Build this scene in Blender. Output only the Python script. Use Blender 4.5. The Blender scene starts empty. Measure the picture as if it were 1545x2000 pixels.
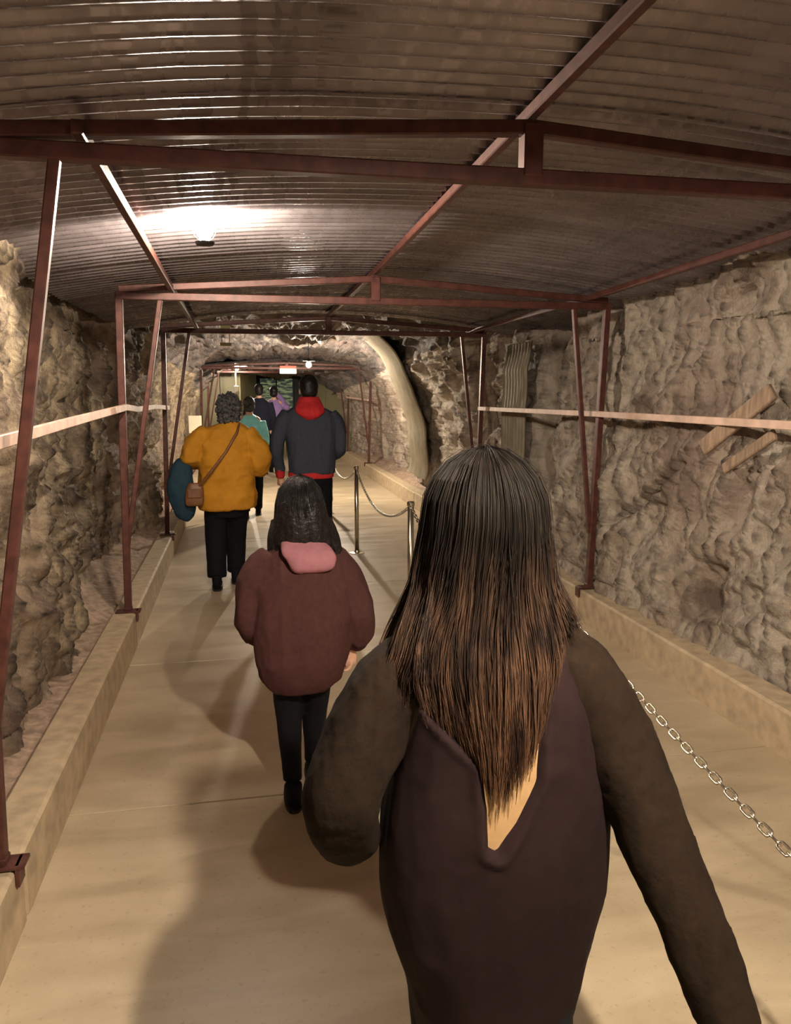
import bpy, math, random
import numpy as np
from mathutils import Vector
random.seed(7); rng = np.random.default_rng(7)
SC = bpy.context.scene; COL = SC.collection
PI = math.pi
# ---------------------------------------------------------------- camera, world, exposure
cam_d = bpy.data.cameras.new('camera'); cam = bpy.data.objects.new('camera', cam_d); COL.objects.link(cam)
cam_d.sensor_fit = 'VERTICAL'; cam_d.sensor_height = 36.0; cam_d.lens = 27.0
cam_d.clip_start = .02; cam_d.clip_end = 200
cam.location = (0, 0, 1.6)
cam.rotation_euler = (math.radians(90 - 8.979), 0, math.radians(-11.266))
SC.camera = cam
w = bpy.data.worlds.new('world'); SC.world = w; w.use_nodes = True
w.node_tree.nodes['Background'].inputs[0].default_value = (.46, .42, .48, 1)
w.node_tree.nodes['Background'].inputs[1].default_value = .10
SC.view_settings.view_transform = 'Standard'; SC.view_settings.look = 'None'
SC.view_settings.gamma = 1; SC.view_settings.use_curve_mapping = False
SC.view_settings.exposure = 0.25
LAMPS = {  # location, watts, bulb radius: each bulb below glows with this power
    'near': ((-.131, 3.52, 2.275), 160, .038),
    'far': ((1.00, 11.6, 1.975), 300, .040),
    'stand': ((-.06, 16.9, 2.06), 90, .036),
    'over': ((.62, .45, 2.16), 250, .032),
}

# ---------------------------------------------------------------- helpers
def hsh(ix, iy, iz, s):
    h = (ix.astype(np.int64)*374761393 + iy.astype(np.int64)*668265263 + iz.astype(np.int64)*2147483647 + s*1274126177) & 0xffffffff
    h = ((h ^ (h >> 13))*1274126177) & 0xffffffff
    h = ((h ^ (h >> 16))*668265263) & 0xffffffff
    return ((h ^ (h >> 15)) & 0xffffff)/float(0xffffff)*2 - 1
def vnoise(p, s=0):
    i = np.floor(p).astype(np.int64); f = p - i; f = f*f*f*(f*(f*6-15)+10)
    r = 0
    for a in (0, 1):
        wa = f[:, 0] if a else 1-f[:, 0]
        for b in (0, 1):
            wb = f[:, 1] if b else 1-f[:, 1]
            for c in (0, 1):
                wc = f[:, 2] if c else 1-f[:, 2]
                r = r + wa*wb*wc*hsh(i[:, 0]+a, i[:, 1]+b, i[:, 2]+c, s)
    return r
def fbm(p, octs=4, s=0, gain=.5, ridged=False):
    r = np.zeros(len(p)); a = 1.; q = np.array(p, float); t = 0
    for k in range(octs):
        n = vnoise(q, s+k*17)
        if ridged: n = 1-2*np.abs(n)
        r += a*n; t += a; a *= gain; q = q*2.03+11.7
    return r/t
def mesh_obj(name, v, f, mat=None, parent=None, smooth=True, origin=None):
    me = bpy.data.meshes.new(name)
    v = np.asarray(v, float)
    if origin is not None: v = v - np.asarray(origin, float)
    me.from_pydata(v.tolist(), [], f if isinstance(f, list) else f.tolist()); me.update()
    if smooth: me.polygons.foreach_set('use_smooth', [True]*len(me.polygons))
    if mat: me.materials.append(mat)
    o = bpy.data.objects.new(name, me); COL.objects.link(o)
    if parent: o.parent = parent
    elif origin is not None: o.location = origin
    return o
def tag(o, label=None, cat=None, group=None, kind=None):
    if label: o['label'] = label
    if cat: o['category'] = cat
    if group: o['group'] = group
    if kind: o['kind'] = kind
    return o
def empty(name, loc, label, cat, group=None):
    o = bpy.data.objects.new(name, None); o.location = loc; o.empty_display_size = .1; COL.objects.link(o)
    return tag(o, label, cat, group)
class MB:
    def __init__(s): s.v = []; s.f = []
    def add(s, v, f):
        o = len(s.v); s.v += [tuple(p) for p in v]; s.f += [tuple(i+o for i in q) for q in f]; return s
    def box(s, c, d, rot=None, bev=0):
        x, y, z = [k/2 for k in d]; V = []
        b = bev
        if b:
            for sz, bb in ((-1, b), (-1, 0), (1, 0), (1, b)):
                zz = sz*(z if bb else z-b)
                xx, yy = x-bb, y-bb
                V += [(-xx+b*(not bb), -yy, zz), (xx-b*(not bb), -yy, zz), (xx, -yy+b*(not bb), zz), (xx, yy-b*(not bb), zz),
                      (xx-b*(not bb), yy, zz), (-xx+b*(not bb), yy, zz), (-xx, yy-b*(not bb), zz), (-xx, -yy+b*(not bb), zz)]
            F = [tuple(range(7, -1, -1)), tuple(range(24, 32))]
            for l in range(3):
                for k in range(8): F.append((l*8+k, l*8+(k+1) % 8, l*8+8+(k+1) % 8, l*8+8+k))
        else:
            V = [(a, bb, cc) for cc in (-z, z) for bb in (-y, y) for a in (-x, x)]
            F = [(0, 2, 3, 1), (4, 5, 7, 6), (0, 1, 5, 4), (2, 6, 7, 3), (0, 4, 6, 2), (1, 3, 7, 5)]
        if rot is not None: V = [rot @ Vector(p) for p in V]
        return s.add([(p[0]+c[0], p[1]+c[1], p[2]+c[2]) for p in V], F)
    def bar(s, a, b, wd, ht, bev=.004):   # square tube between two points
        a = Vector(a); b = Vector(b); d = b-a
        return s.box((a+b)/2, (wd, ht, d.length), d.to_track_quat('Z', 'Y').to_matrix(), bev)
    def tube(s, pts, r, n=8, cap=True):
        pts = [Vector(p) for p in pts]; rs = r if hasattr(r, '__len__') else [r]*len(pts)
        V = []; F = []; up = None
        for i, p in enumerate(pts):
            t = (pts[min(i+1, len(pts)-1)]-pts[max(i-1, 0)]).normalized()
            if up is None: up = Vector((0, 0, 1)) if abs(t.z) < .9 else Vector((1, 0, 0))
            x = t.cross(up)
            if x.length < 1e-4: x = t.orthogonal()
            x.normalize(); up = x.cross(t).normalized()
            for k in range(n):
                an = 2*PI*k/n; V.append(p+(x*math.cos(an)+up*math.sin(an))*rs[i])
        for i in range(len(pts)-1):
            for k in range(n): F.append((i*n+k, i*n+(k+1) % n, (i+1)*n+(k+1) % n, (i+1)*n+k))
        if cap: F += [tuple(range(n-1, -1, -1)), tuple((len(pts)-1)*n+k for k in range(n))]
        return s.add(V, F)
    def lathe(s, c, prof, n=20):
        pts = []
        for r, z in prof: pts += [(c[0]+r*math.cos(2*PI*k/n), c[1]+r*math.sin(2*PI*k/n), c[2]+z) for k in range(n)]
        F = [(i*n+k, i*n+(k+1) % n, (i+1)*n+(k+1) % n, (i+1)*n+k) for i in range(len(prof)-1) for k in range(n)]
        F += [tuple(range(n-1, -1, -1)), tuple((len(prof)-1)*n+k for k in range(n))]
        return s.add(pts, F)
    def build(s, name, mat, parent=None, origin=None, smooth=False):
        if parent and origin is None: origin = wloc(parent)
        return mesh_obj(name, s.v, s.f, mat, parent, smooth, origin)
def wloc(o):
    p = Vector(o.location)
    while o.parent: o = o.parent; p += Vector(o.location)
    return tuple(p)

# ---------------------------------------------------------------- materials
def new_mat(name):
    m = bpy.data.materials.new(name); m.use_nodes = True
    return m, m.node_tree, m.node_tree.nodes['Principled BSDF']
def nd(t, typ, **kw):
    n = t.nodes.new(typ)
    for k, v in kw.items():
        if k in n.inputs: n.inputs[k].default_value = v
        else: setattr(n, k, v)
    return n
def coords(t, scale=(1, 1, 1)):
    tc = t.nodes.new('ShaderNodeTexCoord'); mp = nd(t, 'ShaderNodeMapping'); mp.inputs['Scale'].default_value = scale
    t.links.new(tc.outputs['Object'], mp.inputs[0]); return mp.outputs[0]
def ramp(t, src, stops):
    r = t.nodes.new('ShaderNodeValToRGB'); e = r.color_ramp.elements
    while len(e) < len(stops): e.new(.5)
    for k, (p, c) in enumerate(stops): e[k].position = p; e[k].color = (*c, 1)
    t.links.new(src, r.inputs[0]); return r.outputs[0]
def mixc(t, fac, a, b, mode='MIX'):
    m = t.nodes.new('ShaderNodeMix'); m.data_type = 'RGBA'; m.blend_type = mode
    for i, v in ((0, fac), (6, a), (7, b)):
        if hasattr(v, 'links'): t.links.new(v, m.inputs[i])
        else: m.inputs[i].default_value = v if i == 0 else (*v, 1)
    return m.outputs[2]
def bump(t, b, src, strength=.4, dist=.01):
    n = t.nodes.new('ShaderNodeBump'); n.inputs['Strength'].default_value = strength; n.inputs['Distance'].default_value = dist
    t.links.new(src, n.inputs['Height']); t.links.new(n.outputs[0], b.inputs['Normal']); return n
def simple(name, col, rough=.6, metal=0, var=.25, scale=30, bs=.2, bd=.004, sheen=0, sc3=(1, 1, 1), spec=.5):
    m, t, b = new_mat(name); c = coords(t, sc3)
    n = nd(t, 'ShaderNodeTexNoise', Scale=scale, Detail=4.)
    t.links.new(c, n.inputs['Vector'])
    lo = tuple(k*(1-var) for k in col); hi = tuple(min(1, k*(1+var)) for k in col)
    t.links.new(ramp(t, n.outputs[0], [(.3, lo), (.7, hi)]), b.inputs['Base Color'])
    b.inputs['Roughness'].default_value = rough; b.inputs['Metallic'].default_value = metal
    b.inputs['Sheen Weight'].default_value = sheen; b.inputs['Specular IOR Level'].default_value = spec
    if bs: bump(t, b, n.outputs[0], bs, bd)
    return m
def rock_mat(name, light, mid, dark, pink, dm=.75):
    m, t, b = new_mat(name); c = coords(t, (1, 1, .55))
    n1 = nd(t, 'ShaderNodeTexNoise', Scale=1.7, Detail=8., Roughness=.62, Distortion=.5); t.links.new(c, n1.inputs[0])
    n2 = nd(t, 'ShaderNodeTexNoise', Scale=9., Detail=8., Roughness=.7, Distortion=.3); t.links.new(c, n2.inputs[0])
    n3 = nd(t, 'ShaderNodeTexNoise', Scale=1.1, Detail=3.); t.links.new(coords(t, (1, .8, .5)), n3.inputs[0])
    n4 = nd(t, 'ShaderNodeTexNoise', Scale=60., Detail=6., Roughness=.75); t.links.new(c, n4.inputs[0])
    base = ramp(t, n1.outputs[0], [(.33, dark), (.41, mid), (.53, light)])
    base = mixc(t, ramp(t, n2.outputs[0], [(.40, (0, 0, 0)), (.56, (1, 1, 1))]), mixc(t, dm, base, dark), base)
    base = mixc(t, ramp(t, n3.outputs[0], [(.48, (0, 0, 0)), (.68, (.65, .65, .65))]), base, pink)
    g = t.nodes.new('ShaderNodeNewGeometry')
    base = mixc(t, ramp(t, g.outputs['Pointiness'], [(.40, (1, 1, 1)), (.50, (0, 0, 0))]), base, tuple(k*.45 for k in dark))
    t.links.new(base, b.inputs['Base Color'])
    t.links.new(ramp(t, n2.outputs[0], [(.3, (.50, .50, .50)), (.6, (.85, .85, .85))]), b.inputs['Roughness']); b.inputs['Specular IOR Level'].default_value = .35
    ad = nd(t, 'ShaderNodeMath', operation='ADD'); mu = nd(t, 'ShaderNodeMath', operation='MULTIPLY'); mu.inputs[1].default_value = .42
    t.links.new(n4.outputs[0], mu.inputs[0]); t.links.new(mu.outputs[0], ad.inputs[0]); t.links.new(n2.outputs[0], ad.inputs[1])
    bump(t, b, ad.outputs[0], 1., .08)
    return m
M = {}
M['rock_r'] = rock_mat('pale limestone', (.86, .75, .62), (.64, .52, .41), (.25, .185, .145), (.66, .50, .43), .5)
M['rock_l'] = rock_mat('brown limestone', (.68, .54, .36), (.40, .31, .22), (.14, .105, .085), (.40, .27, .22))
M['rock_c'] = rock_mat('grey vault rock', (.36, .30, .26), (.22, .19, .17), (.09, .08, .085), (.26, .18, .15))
def floor_mat():
    m, t, b = new_mat('worn concrete'); c = coords(t)
    n = nd(t, 'ShaderNodeTexNoise', Scale=1.3, Detail=6., Roughness=.6); t.links.new(c, n.inputs[0])
    f = nd(t, 'ShaderNodeTexNoise', Scale=55., Detail=5.); t.links.new(c, f.inputs[0])
    s = nd(t, 'ShaderNodeTexNoise', Scale=2.4, Detail=5., Distortion=.8); t.links.new(coords(t, (.6, 2.2, 1)), s.inputs[0])
    col = ramp(t, n.outputs[0], [(.35, (.38, .30, .19)), (.65, (.54, .44, .30))])
    col = mixc(t, .35, col, ramp(t, s.outputs[0], [(.4, (.34, .27, .18)), (.62, (.60, .50, .36))]))
    col = mixc(t, ramp(t, f.outputs[0], [(.60, (0, 0, 0)), (.72, (.35, .35, .35))]), col, (.22, .17, .12))
    t.links.new(col, b.inputs['Base Color'])
    t.links.new(ramp(t, s.outputs[0], [(.35, (.34, .34, .34)), (.7, (.52, .52, .52))]), b.inputs['Roughness'])
    bump(t, b, f.outputs[0], .15, .002)
    return m
M['floor'] = floor_mat()
M['curb'] = simple('curb concrete', (.46, .36, .24), .7, 0, .22, 14, .3, .004)
M['dirt'] = simple('verge dirt', (.36, .26, .19), .9, 0, .4, 22, .8, .02)
def roof_mat():
    m, t, b = new_mat('galvanised corrugated metal'); c = coords(t)
    n = nd(t, 'ShaderNodeTexNoise', Scale=2.2, Detail=5.); t.links.new(coords(t, (1, 3, 1)), n.inputs[0])
    f = nd(t, 'ShaderNodeTexNoise', Scale=14., Detail=2.); t.links.new(coords(t, (1.6, .25, 1)), f.inputs[0])
    t.links.new(ramp(t, n.outputs[0], [(.35, (.17, .148, .155)), (.65, (.26, .23, .245))]), b.inputs['Base Color'])
    b.inputs['Metallic'].default_value = .6
    t.links.new(ramp(t, f.outputs[0], [(.38, (.16, .16, .16)), (.62, (.46, .46, .46))]), b.inputs['Roughness'])
    bump(t, b, f.outputs[0], .12, .004)
    return m
M['roof'] = roof_mat()
M['corr'] = simple('dull corrugated sheet', (.27, .235, .175), .5, .35, .2, 6, .1, .003)
M['rust'] = simple('rust red painted steel', (.088, .030, .023), .48, .25, .35, 24, .25, .002)
M['rail'] = simple('pale worn rail', (.60, .42, .34), .5, .1, .2, 12, .1, .002)
M['chrome'] = simple('brushed steel', (.62, .57, .48), .25, 1, .08, 40, .05, .001)
M['wood'] = simple('old timber', (.26, .18, .125), .85, 0, .35, 9, .5, .006, 0, (6, 6, 1))
M['panel'] = simple('olive grey wall panel', (.22, .20, .12), .6, 0, .12, 3, .1, .003)
M['panel_l'] = simple('yellowish wall panel', (.42, .37, .18), .6, 0, .12, 3, .1, .003)
M['dark'] = simple('dark metal', (.03, .03, .03), .5, .4, .2, 20, .1, .002)
M['board'] = simple('white notice board', (.80, .76, .58), .5, 0, .05, 8, .0, .002)
M['skin'] = simple('skin', (.62, .36, .25), .5, 0, .08, 30, .1, .001)
M['black_hair'] = simple('black hair', (.010, .008, .008), .42, 0, .4, 60, .6, .01, spec=.3)
M['grey_hair'] = simple('grey curls', (.060, .058, .060), .6, 0, .95, 42, .8, .01, spec=.12)
M['maroon'] = simple('maroon fleece', (.062, .026, .025), .9, 0, .12, 60, .25, .003, spec=.12)
M['pink'] = simple('pink back piece', (.36, .155, .185), .9, 0, .05, 60, .2, .003, spec=.12)
M['black'] = simple('black cloth', (.006, .006, .009), .8, 0, .2, 50, .2, .003, spec=.12)
M['mustard'] = simple('mustard coat cloth', (.44, .195, .018), .75, 0, .12, 9, .3, .006, spec=.12)
M['navy'] = simple('navy knit', (.045, .052, .075), .9, 0, .12, 60, .25, .003, spec=.12)
M['dark_navy'] = simple('dark navy cloth', (.016, .018, .032), .9, 0, .1, 60, .2, .003, spec=.1)
M['red'] = simple('red rib knit', (.50, .030, .035), .8, 0, .12, 40, .3, .003, spec=.12)
M['tote'] = simple('dark teal canvas', (.018, .042, .065), .75, 0, .15, 20, .2, .003, spec=.12)
M['leather'] = simple('brown leather', (.155, .060, .022), .5, 0, .2, 20, .2, .003)
M['teal'] = simple('turquoise jacket', (.32, .84, .90), .6, 0, .1, 20, .2, .003, spec=.12)
M['violet'] = simple('violet shirt', (.30, .20, .46), .7, 0, .1, 20, .2, .003, spec=.12)
M['aubergine'] = simple('dark aubergine cloth', (.0095, .0042, .0048), .85, 0, .15, 40, .3, .003, spec=.12)
M['olive'] = simple('brown plush sleeve cloth', (.0085, .0045, .0024), .9, 0, .3, 70, .5, .004, spec=.12)
M['tan'] = simple('tan layer', (.36, .225, .11), .8, 0, .08, 60, .2, .002, spec=.12)
def emis(name, col, st):
    m, t, b = new_mat(name); b.inputs['Base Color'].default_value = (*col, 1)
    b.inputs['Emission Color'].default_value = (*col, 1); b.inputs['Emission Strength'].default_value = st; return m
def bulb_mat(wt, r): return emis('glowing bulb', (1, .85, .67), wt/(PI*4*PI*r*r))
M['sign'] = emis('lit sign face', (1, .90, .58), 3.0)
M['green'] = emis('lit green window', (.30, .42, .20), .25)
_t = M['green'].node_tree; _n = nd(_t, 'ShaderNodeTexNoise', Scale=5., Detail=4.); _t.links.new(coords(_t, (1, 1, 3.5)), _n.inputs[0])
_t.links.new(ramp(_t, _n.outputs[0], [(.45, (.05, .07, .06)), (.62, (.50, .62, .28))]), _t.nodes['Principled BSDF'].inputs['Emission Color'])
_t.nodes['Principled BSDF'].inputs['Base Color'].default_value = (.05, .06, .05, 1)
M['signred'] = emis('lit red sign face', (.7, .10, .06), .8)
def hair_mat():
    m, t, b = new_mat('long brown hair'); tc = t.nodes.new('ShaderNodeTexCoord')
    n = nd(t, 'ShaderNodeTexNoise', Scale=46., Detail=3.); t.links.new(coords(t, (1, 1, .07)), n.inputs[0])
    sp = t.nodes.new('ShaderNodeSeparateXYZ'); t.links.new(tc.outputs['Object'], sp.inputs[0])
    mr = nd(t, 'ShaderNodeMapRange'); mr.inputs[1].default_value = 1.36; mr.inputs[2].default_value = 1.00
    t.links.new(sp.outputs[2], mr.inputs[0])
    root = ramp(t, n.outputs[0], [(.35, (.006, .0045, .004)), (.7, (.014, .010, .008))])
    tip = ramp(t, n.outputs[0], [(.38, (.018, .009, .006)), (.72, (.13, .066, .038))])
    t.links.new(mixc(t, mr.outputs[0], root, tip), b.inputs['Base Color'])
    b.inputs['Roughness'].default_value = .6; b.inputs['Specular IOR Level'].default_value = .12
    return m
M['hair'] = hair_mat()

# ---------------------------------------------------------------- the rock tunnel
XC = .85
def prof(Y):
    """cross-section of the bore at Y, from the right foot over the vault to the left foot: (pts, arclen)"""
    k = 1/(1+math.exp(-(Y-8.2)*5))
    h = 3.05*(1-k) + (2.62-.058*max(0, Y-8.5))*k
    n = 7*(1-k) + 3.0*k
    ar = 1.86 + .10*math.sin(Y*.9+1) + (.02*k); al = 1.96 + .09*math.sin(Y*1.3)
    ph = np.linspace(0, PI, 600)
    c, s = np.cos(ph), np.sin(ph)
    nn = np.where(c > 0, n, max(n, 4.6)); x = np.where(c > 0, ar, al)*np.sign(c)*np.abs(c)**(2/nn); z = h*np.abs(s)**(2/nn)
    lean = np.where(c > 0, -.20*(1-.5*k), .06)*np.clip(1-z/1.9, 0, 1)*np.abs(np.sign(c))
    return np.stack([XC+x+lean, z], 1), h
def bore(name, mat, side, res, seed):
    ys = [-2.5]
    while ys[-1] < 19.5: ys.append(ys[-1] + (.07 if ys[-1] < .4 else max(.016, .0052*ys[-1])))
    NZ = {'r': 190, 'l': 180, 'c': 90}[side]; P = []; N = []
    for Y in ys:
        p, h = prof(Y)
        d = np.r_[0, np.cumsum(np.hypot(*np.diff(p, axis=0).T))]
        L = d[-1]; ir = d[np.argmax(p[:, 1] > h-.48)]; il = d[len(p)-1-np.argmax(p[::-1, 1] > h-.48)]
        a, b = {'r': (0, ir), 'c': (ir, il), 'l': (il, L)}[side]
        if side in 'rc': pass
        t = np.linspace(a, b, NZ); x = np.interp(t, d, p[:, 0]); z = np.interp(t, d, p[:, 1])
        P.append(np.stack([x, np.full(NZ, Y), z], 1))
        v = np.stack([x-XC, np.zeros(NZ), (z-1.1)*1.0], 1)
        v[:, 2] = np.where(z < 2.0, v[:, 2]*.15, v[:, 2]); N.append(v/np.linalg.norm(v, axis=1)[:, None])
    P = np.concatenate(P); N = np.concatenate(N)
    q = P*np.array([1, 1, .62])
    D = .15*fbm(q*1.15, 3, 3) + .10*fbm(q*2.6, 3, 9, .55, True) - .09*fbm(q*np.array([5.2, 5.2, 3.6])+.25*vnoise(q*4, 2)[:, None], 4, 61, .55, True) - .052*fbm(q*np.array([16, 16, 11]), 4, 21, .62, True) + .03*np.clip(vnoise(q*np.array([24, 24, 18]), 33)-.1, 0, 1)
    # blocky strata: shallow diagonal steps
    st = (P[:, 2]*1.0 + P[:, 1]*.62 + .35*vnoise(q*1.7, 5))*2.6
    D += .05*(np.abs((st % 1)-.5)*2-.5)
    y, z = P[:, 1], P[:, 2]
    def g(y0, z0, sy, sz): return np.exp(-((y-y0)/sy)**2-((z-z0)/sz)**2)
    if side == 'r':
        D += .55*np.exp(-((y-6.35-.10*(z-1))/.26)**2)*np.clip((z-.35)*3, 0, 1)         # dark cleft beside the corrugated strip
        D += .14*g(3.75, .50, .16, .17)                                                # hollow pressed low into the wall to stand for a cast shadow
        ln = (z-.62)-(5.0-y)*.55                                                       # slanting crack
        D += .12*np.exp(-(ln/.022)**2)*np.clip((5.1-y)*3, 0, 1)*np.clip((y-3.85)*3, 0, 1)
        D += .10*g(3.0, 1.75, .25, .5)
    if side == 'l':
        D += .20*np.exp(-((y-4.55)/.30)**2)*np.clip((z-.5)*2, 0, 1) + .14*np.exp(-((y-6.6)/.35)**2)*np.clip((z-1.2)*2, 0, 1)
        D += .12*np.exp(-((y-3.35)/.16)**2)*g(3.35, 1.2, 9, .5) - .06*g(3.7, 1.3, .3, .5)
    D = np.where(z < .3, D*.6, D)
    D = np.where(y < 8, np.maximum(D, -.16), D)
    low = np.clip((1.75-z)/.5, 0, 1)
    if side == 'r': D = D + low*np.clip((y-7.6)*3, 0, 1)*(np.maximum(D+.10, -.02+.25*D)-D)
    if side == 'l': D = D + low*np.clip((y-12)*2, 0, 1)*(np.maximum(D*.5, -.06)-D)
    V = P + N*D[:, None]
    n = len(ys); i = np.arange(n-1)[:, None]*NZ + np.arange(NZ-1)[None]; i = i.ravel()
    F = np.stack([i, i+NZ, i+NZ+1, i+1], 1)
    o = mesh_obj(name, V, F, mat)
    tag(o, kind='structure'); return o
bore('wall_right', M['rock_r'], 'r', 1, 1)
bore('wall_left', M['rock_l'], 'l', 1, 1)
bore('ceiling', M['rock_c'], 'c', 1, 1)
# closing rock at both ends
tag(MB().box((XC, 27.2, 1.4), (7, .2, 4)).build('wall_back', M['rock_c']), kind='structure')
tag(MB().box((XC, -2.6, 1.4), (7, .2, 4)).build('wall_front', M['rock_c']), kind='structure')

# floor: one concrete path cut into slabs
fl = MB().box((XC, 12.3, -.10), (7, 30, .1)).build('floor', M['dirt']); tag(fl, kind='structure')
js = [-2.5, .35, 2.9, 4.55, 6.25, 8.4, 11.2, 14.2, 17.5, 22, 27]
for a, b in zip(js[:-1], js[1:]):
    MB().box((.805, (a+b)/2, -.025), (3.05, b-a-.006, .05), None, .003).build('slab', M['floor'], fl, (0, 0, 0))
# curbs of cast blocks
def curb(name, x0, x1):
    c = MB().box(((x0+x1)/2, 8, -.02), (abs(x1-x0)-.03, 21, .04)).build(name, M['curb']); tag(c, kind='structure')
    yy = -2.5
    for L in (2.2, 2.62, 2.62, 2.70, 2.60, 2.60, 2.9, 2.9, 2.9):
        ya, yb = yy, min(yy+L, 19.5); yy += L
        m = MB(); dz = random.uniform(-.006, .006)
        m.box(((x0+x1)/2, (ya+yb)/2, .105+dz), (abs(x1-x0), yb-ya-.012, .23), None, .012)
        m.build('curb_block', M['curb'], c, (0, 0, 0))
curb('trim_1', -.835, -.69); curb('trim_2', 2.30, 2.46)
def verge(name, xa, xb):
    ys = np.arange(-2.5, 19.5, .06); xs = np.linspace(xa, xb, 16)
    P = np.array([(x, y, .17) for y in ys for x in xs]); t = np.abs(P[:, 0]-xa)/abs(xb-xa)
    P[:, 2] += .22*t**1.3 + .05*fbm(P*np.array([5, 4, 1]), 4, 40) * np.clip(t*4, 0, 1) + .02*fbm(P*22, 2, 4)
    n = len(xs); i = (np.arange(len(ys)-1)[:, None]*n+np.arange(n-1)[None]).ravel()
    F = np.stack([i, i+1, i+n+1, i+n], 1) if xb > xa else np.stack([i, i+n, i+n+1, i+1], 1)
    mesh_obj('verge', P, F, M['dirt'], fl)
verge('l', -.83, -1.5); verge('r', 2.455, 3.2)

# ---------------------------------------------------------------- corrugated roof on steel frames
def rise(y): return .022*max(0, 4.92-y)   # the near bays climb gently towards the viewer
def roof_z(x, y=9): return 2.372 - .052*(x-XC)**2 + rise(y)
def sheet(ya, yb, parent, x0=-1.08, x1=2.92, pitch=.074, dz=0, z0=0, tilt=0):
    amp = .012; ny = int((yb-ya)/pitch*8)+1; nx = 26
    ys = np.linspace(ya, yb, ny); xs = np.linspace(x0, x1, nx)
    P = np.array([(x, y, roof_z(x, y)+z0+amp*math.sin(2*PI*y/pitch)+dz+tilt*(y-ya)) for y in ys for x in xs])
    P[:, 2] += .007*vnoise(P*np.array([1.6, 1.1, 1]), 8) + .0012*vnoise(P*np.array([14, 7, 1]), 9)
    i = (np.arange(ny-1)[:, None]*nx+np.arange(nx-1)[None]).ravel()
    F = np.stack([i, i+nx, i+nx+1, i+1], 1)
    nv = len(P); F2 = np.concatenate([F, F[:, ::-1]+nv]); P2 = np.concatenate([P, P+np.array([0, 0, .0012])])
    return mesh_obj('roof_sheet', P2, F2, M['roof'], parent)
canopy = empty('canopy_roof', (0, 0, 0), 'arched corrugated metal canopy roof over the walkway, near section under the glaring lamp', 'roof')
laps = [-2.45, -1.45, -.45, .45, 1.25, 2.15, 2.60, 3.46, 4.33, 5.23, 6.13, 7.0, 7.82]
for k, (a, b) in enumerate(zip(laps[:-1], laps[1:])):
    sheet(a, b+.05, canopy, dz=.004, tilt=-.016 if k % 2 == 0 else -.010)
canopy2 = empty('canopy_roof', (0, 0, 0), 'distant low corrugated canopy roof beyond the bare rock vault', 'roof')
for k in range(5): sheet(14.45+k*.9, 15.4+k*.9, canopy2, -.95, 2.65, .075, .004, -.21, -.01)

def frame(Y, label, zt=2.155, zr=2.292, s=.050):
    r = empty('roof_frame', (XC, Y, 0), label, 'frame', 'rust red steel roof frames standing on the curbs')
    p = wloc(r)
    for sgn, xo, xt in ((-1, -.735, -.69), (1, 2.375, 2.425)):
        xi = xt-sgn*.235
        m = MB().bar((xo, Y, .235), (xt, Y, zt), s*.85, s*.85); m.build('post', M['rust'], r)
        MB().bar((xo-sgn*.012, Y, .62), (xi, Y, zt-.01), s*.6, s*.6).build('brace', M['rust'], r)
        f = MB().box((xo, Y, .229), (.15, .07, .012), None, .002)
        f.box((xo-sgn*.0, Y, .24), (.05, .05, .03), None, .004)
        ix = -.682 if sgn < 0 else 2.292
        f.box((ix, Y, .20), (.012, .06, .07), None, .002)
        f.build('foot_plate', M['rust'], r)
        MB().bar((XC, Y, zr), (xt, Y, zt+.038), s*.8, s*.8).build('rafter', M['rust'], r)
    MB().bar((-.71, Y, zt), (2.445, Y, zt), s*.9, s*.9).build('tie_beam', M['rust'], r)
    MB().bar((XC, Y, zt), (XC, Y, zr+.01), s*1.15, s*1.15).build('king_post', M['rust'], r)
    return r
FY = [-.4, 2.25, 4.92, 7.6, 14.55, 17.6]
FL = ['rust red steel roof frame behind the viewer, outside the picture', 'nearest rust red roof frame, blurred king post high above the long-haired woman',
      'second rust red roof frame with V-shaped legs, standing either side of the mustard coat woman', 'third roof frame at the far edge of the near canopy, where bare rock vault begins',
      'fourth roof frame with the small lit sign hanging at its middle', 'farthest rust red roof frame by the grey wall panels']
for y, l in zip(FY, FL): frame(y, l, *((2.155+rise(y), 2.292+rise(y)) if y < 10 else (2.01, 2.10)))
def purlin(x, z, lab, y0=-2.4):
    o = MB().bar((x, y0, z+rise(y0)), (x, 4.93, z), .032, .036).bar((x, 4.92, z), (x, 7.72, z-.02), .032, .036).build('roof_purlin', M['rust'], None, (x, 2.6, 0)); tag(o, lab, 'beam')
purlin(XC, 2.335, 'rust red ridge purlin running along the centre of the roof'); purlin(-.39, 2.205, 'rust red purlin along the left side of the roof, passing the glaring lamp', 2.2)
purlin(2.28, 2.205, 'rust red purlin along the right side of the roof')

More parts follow.
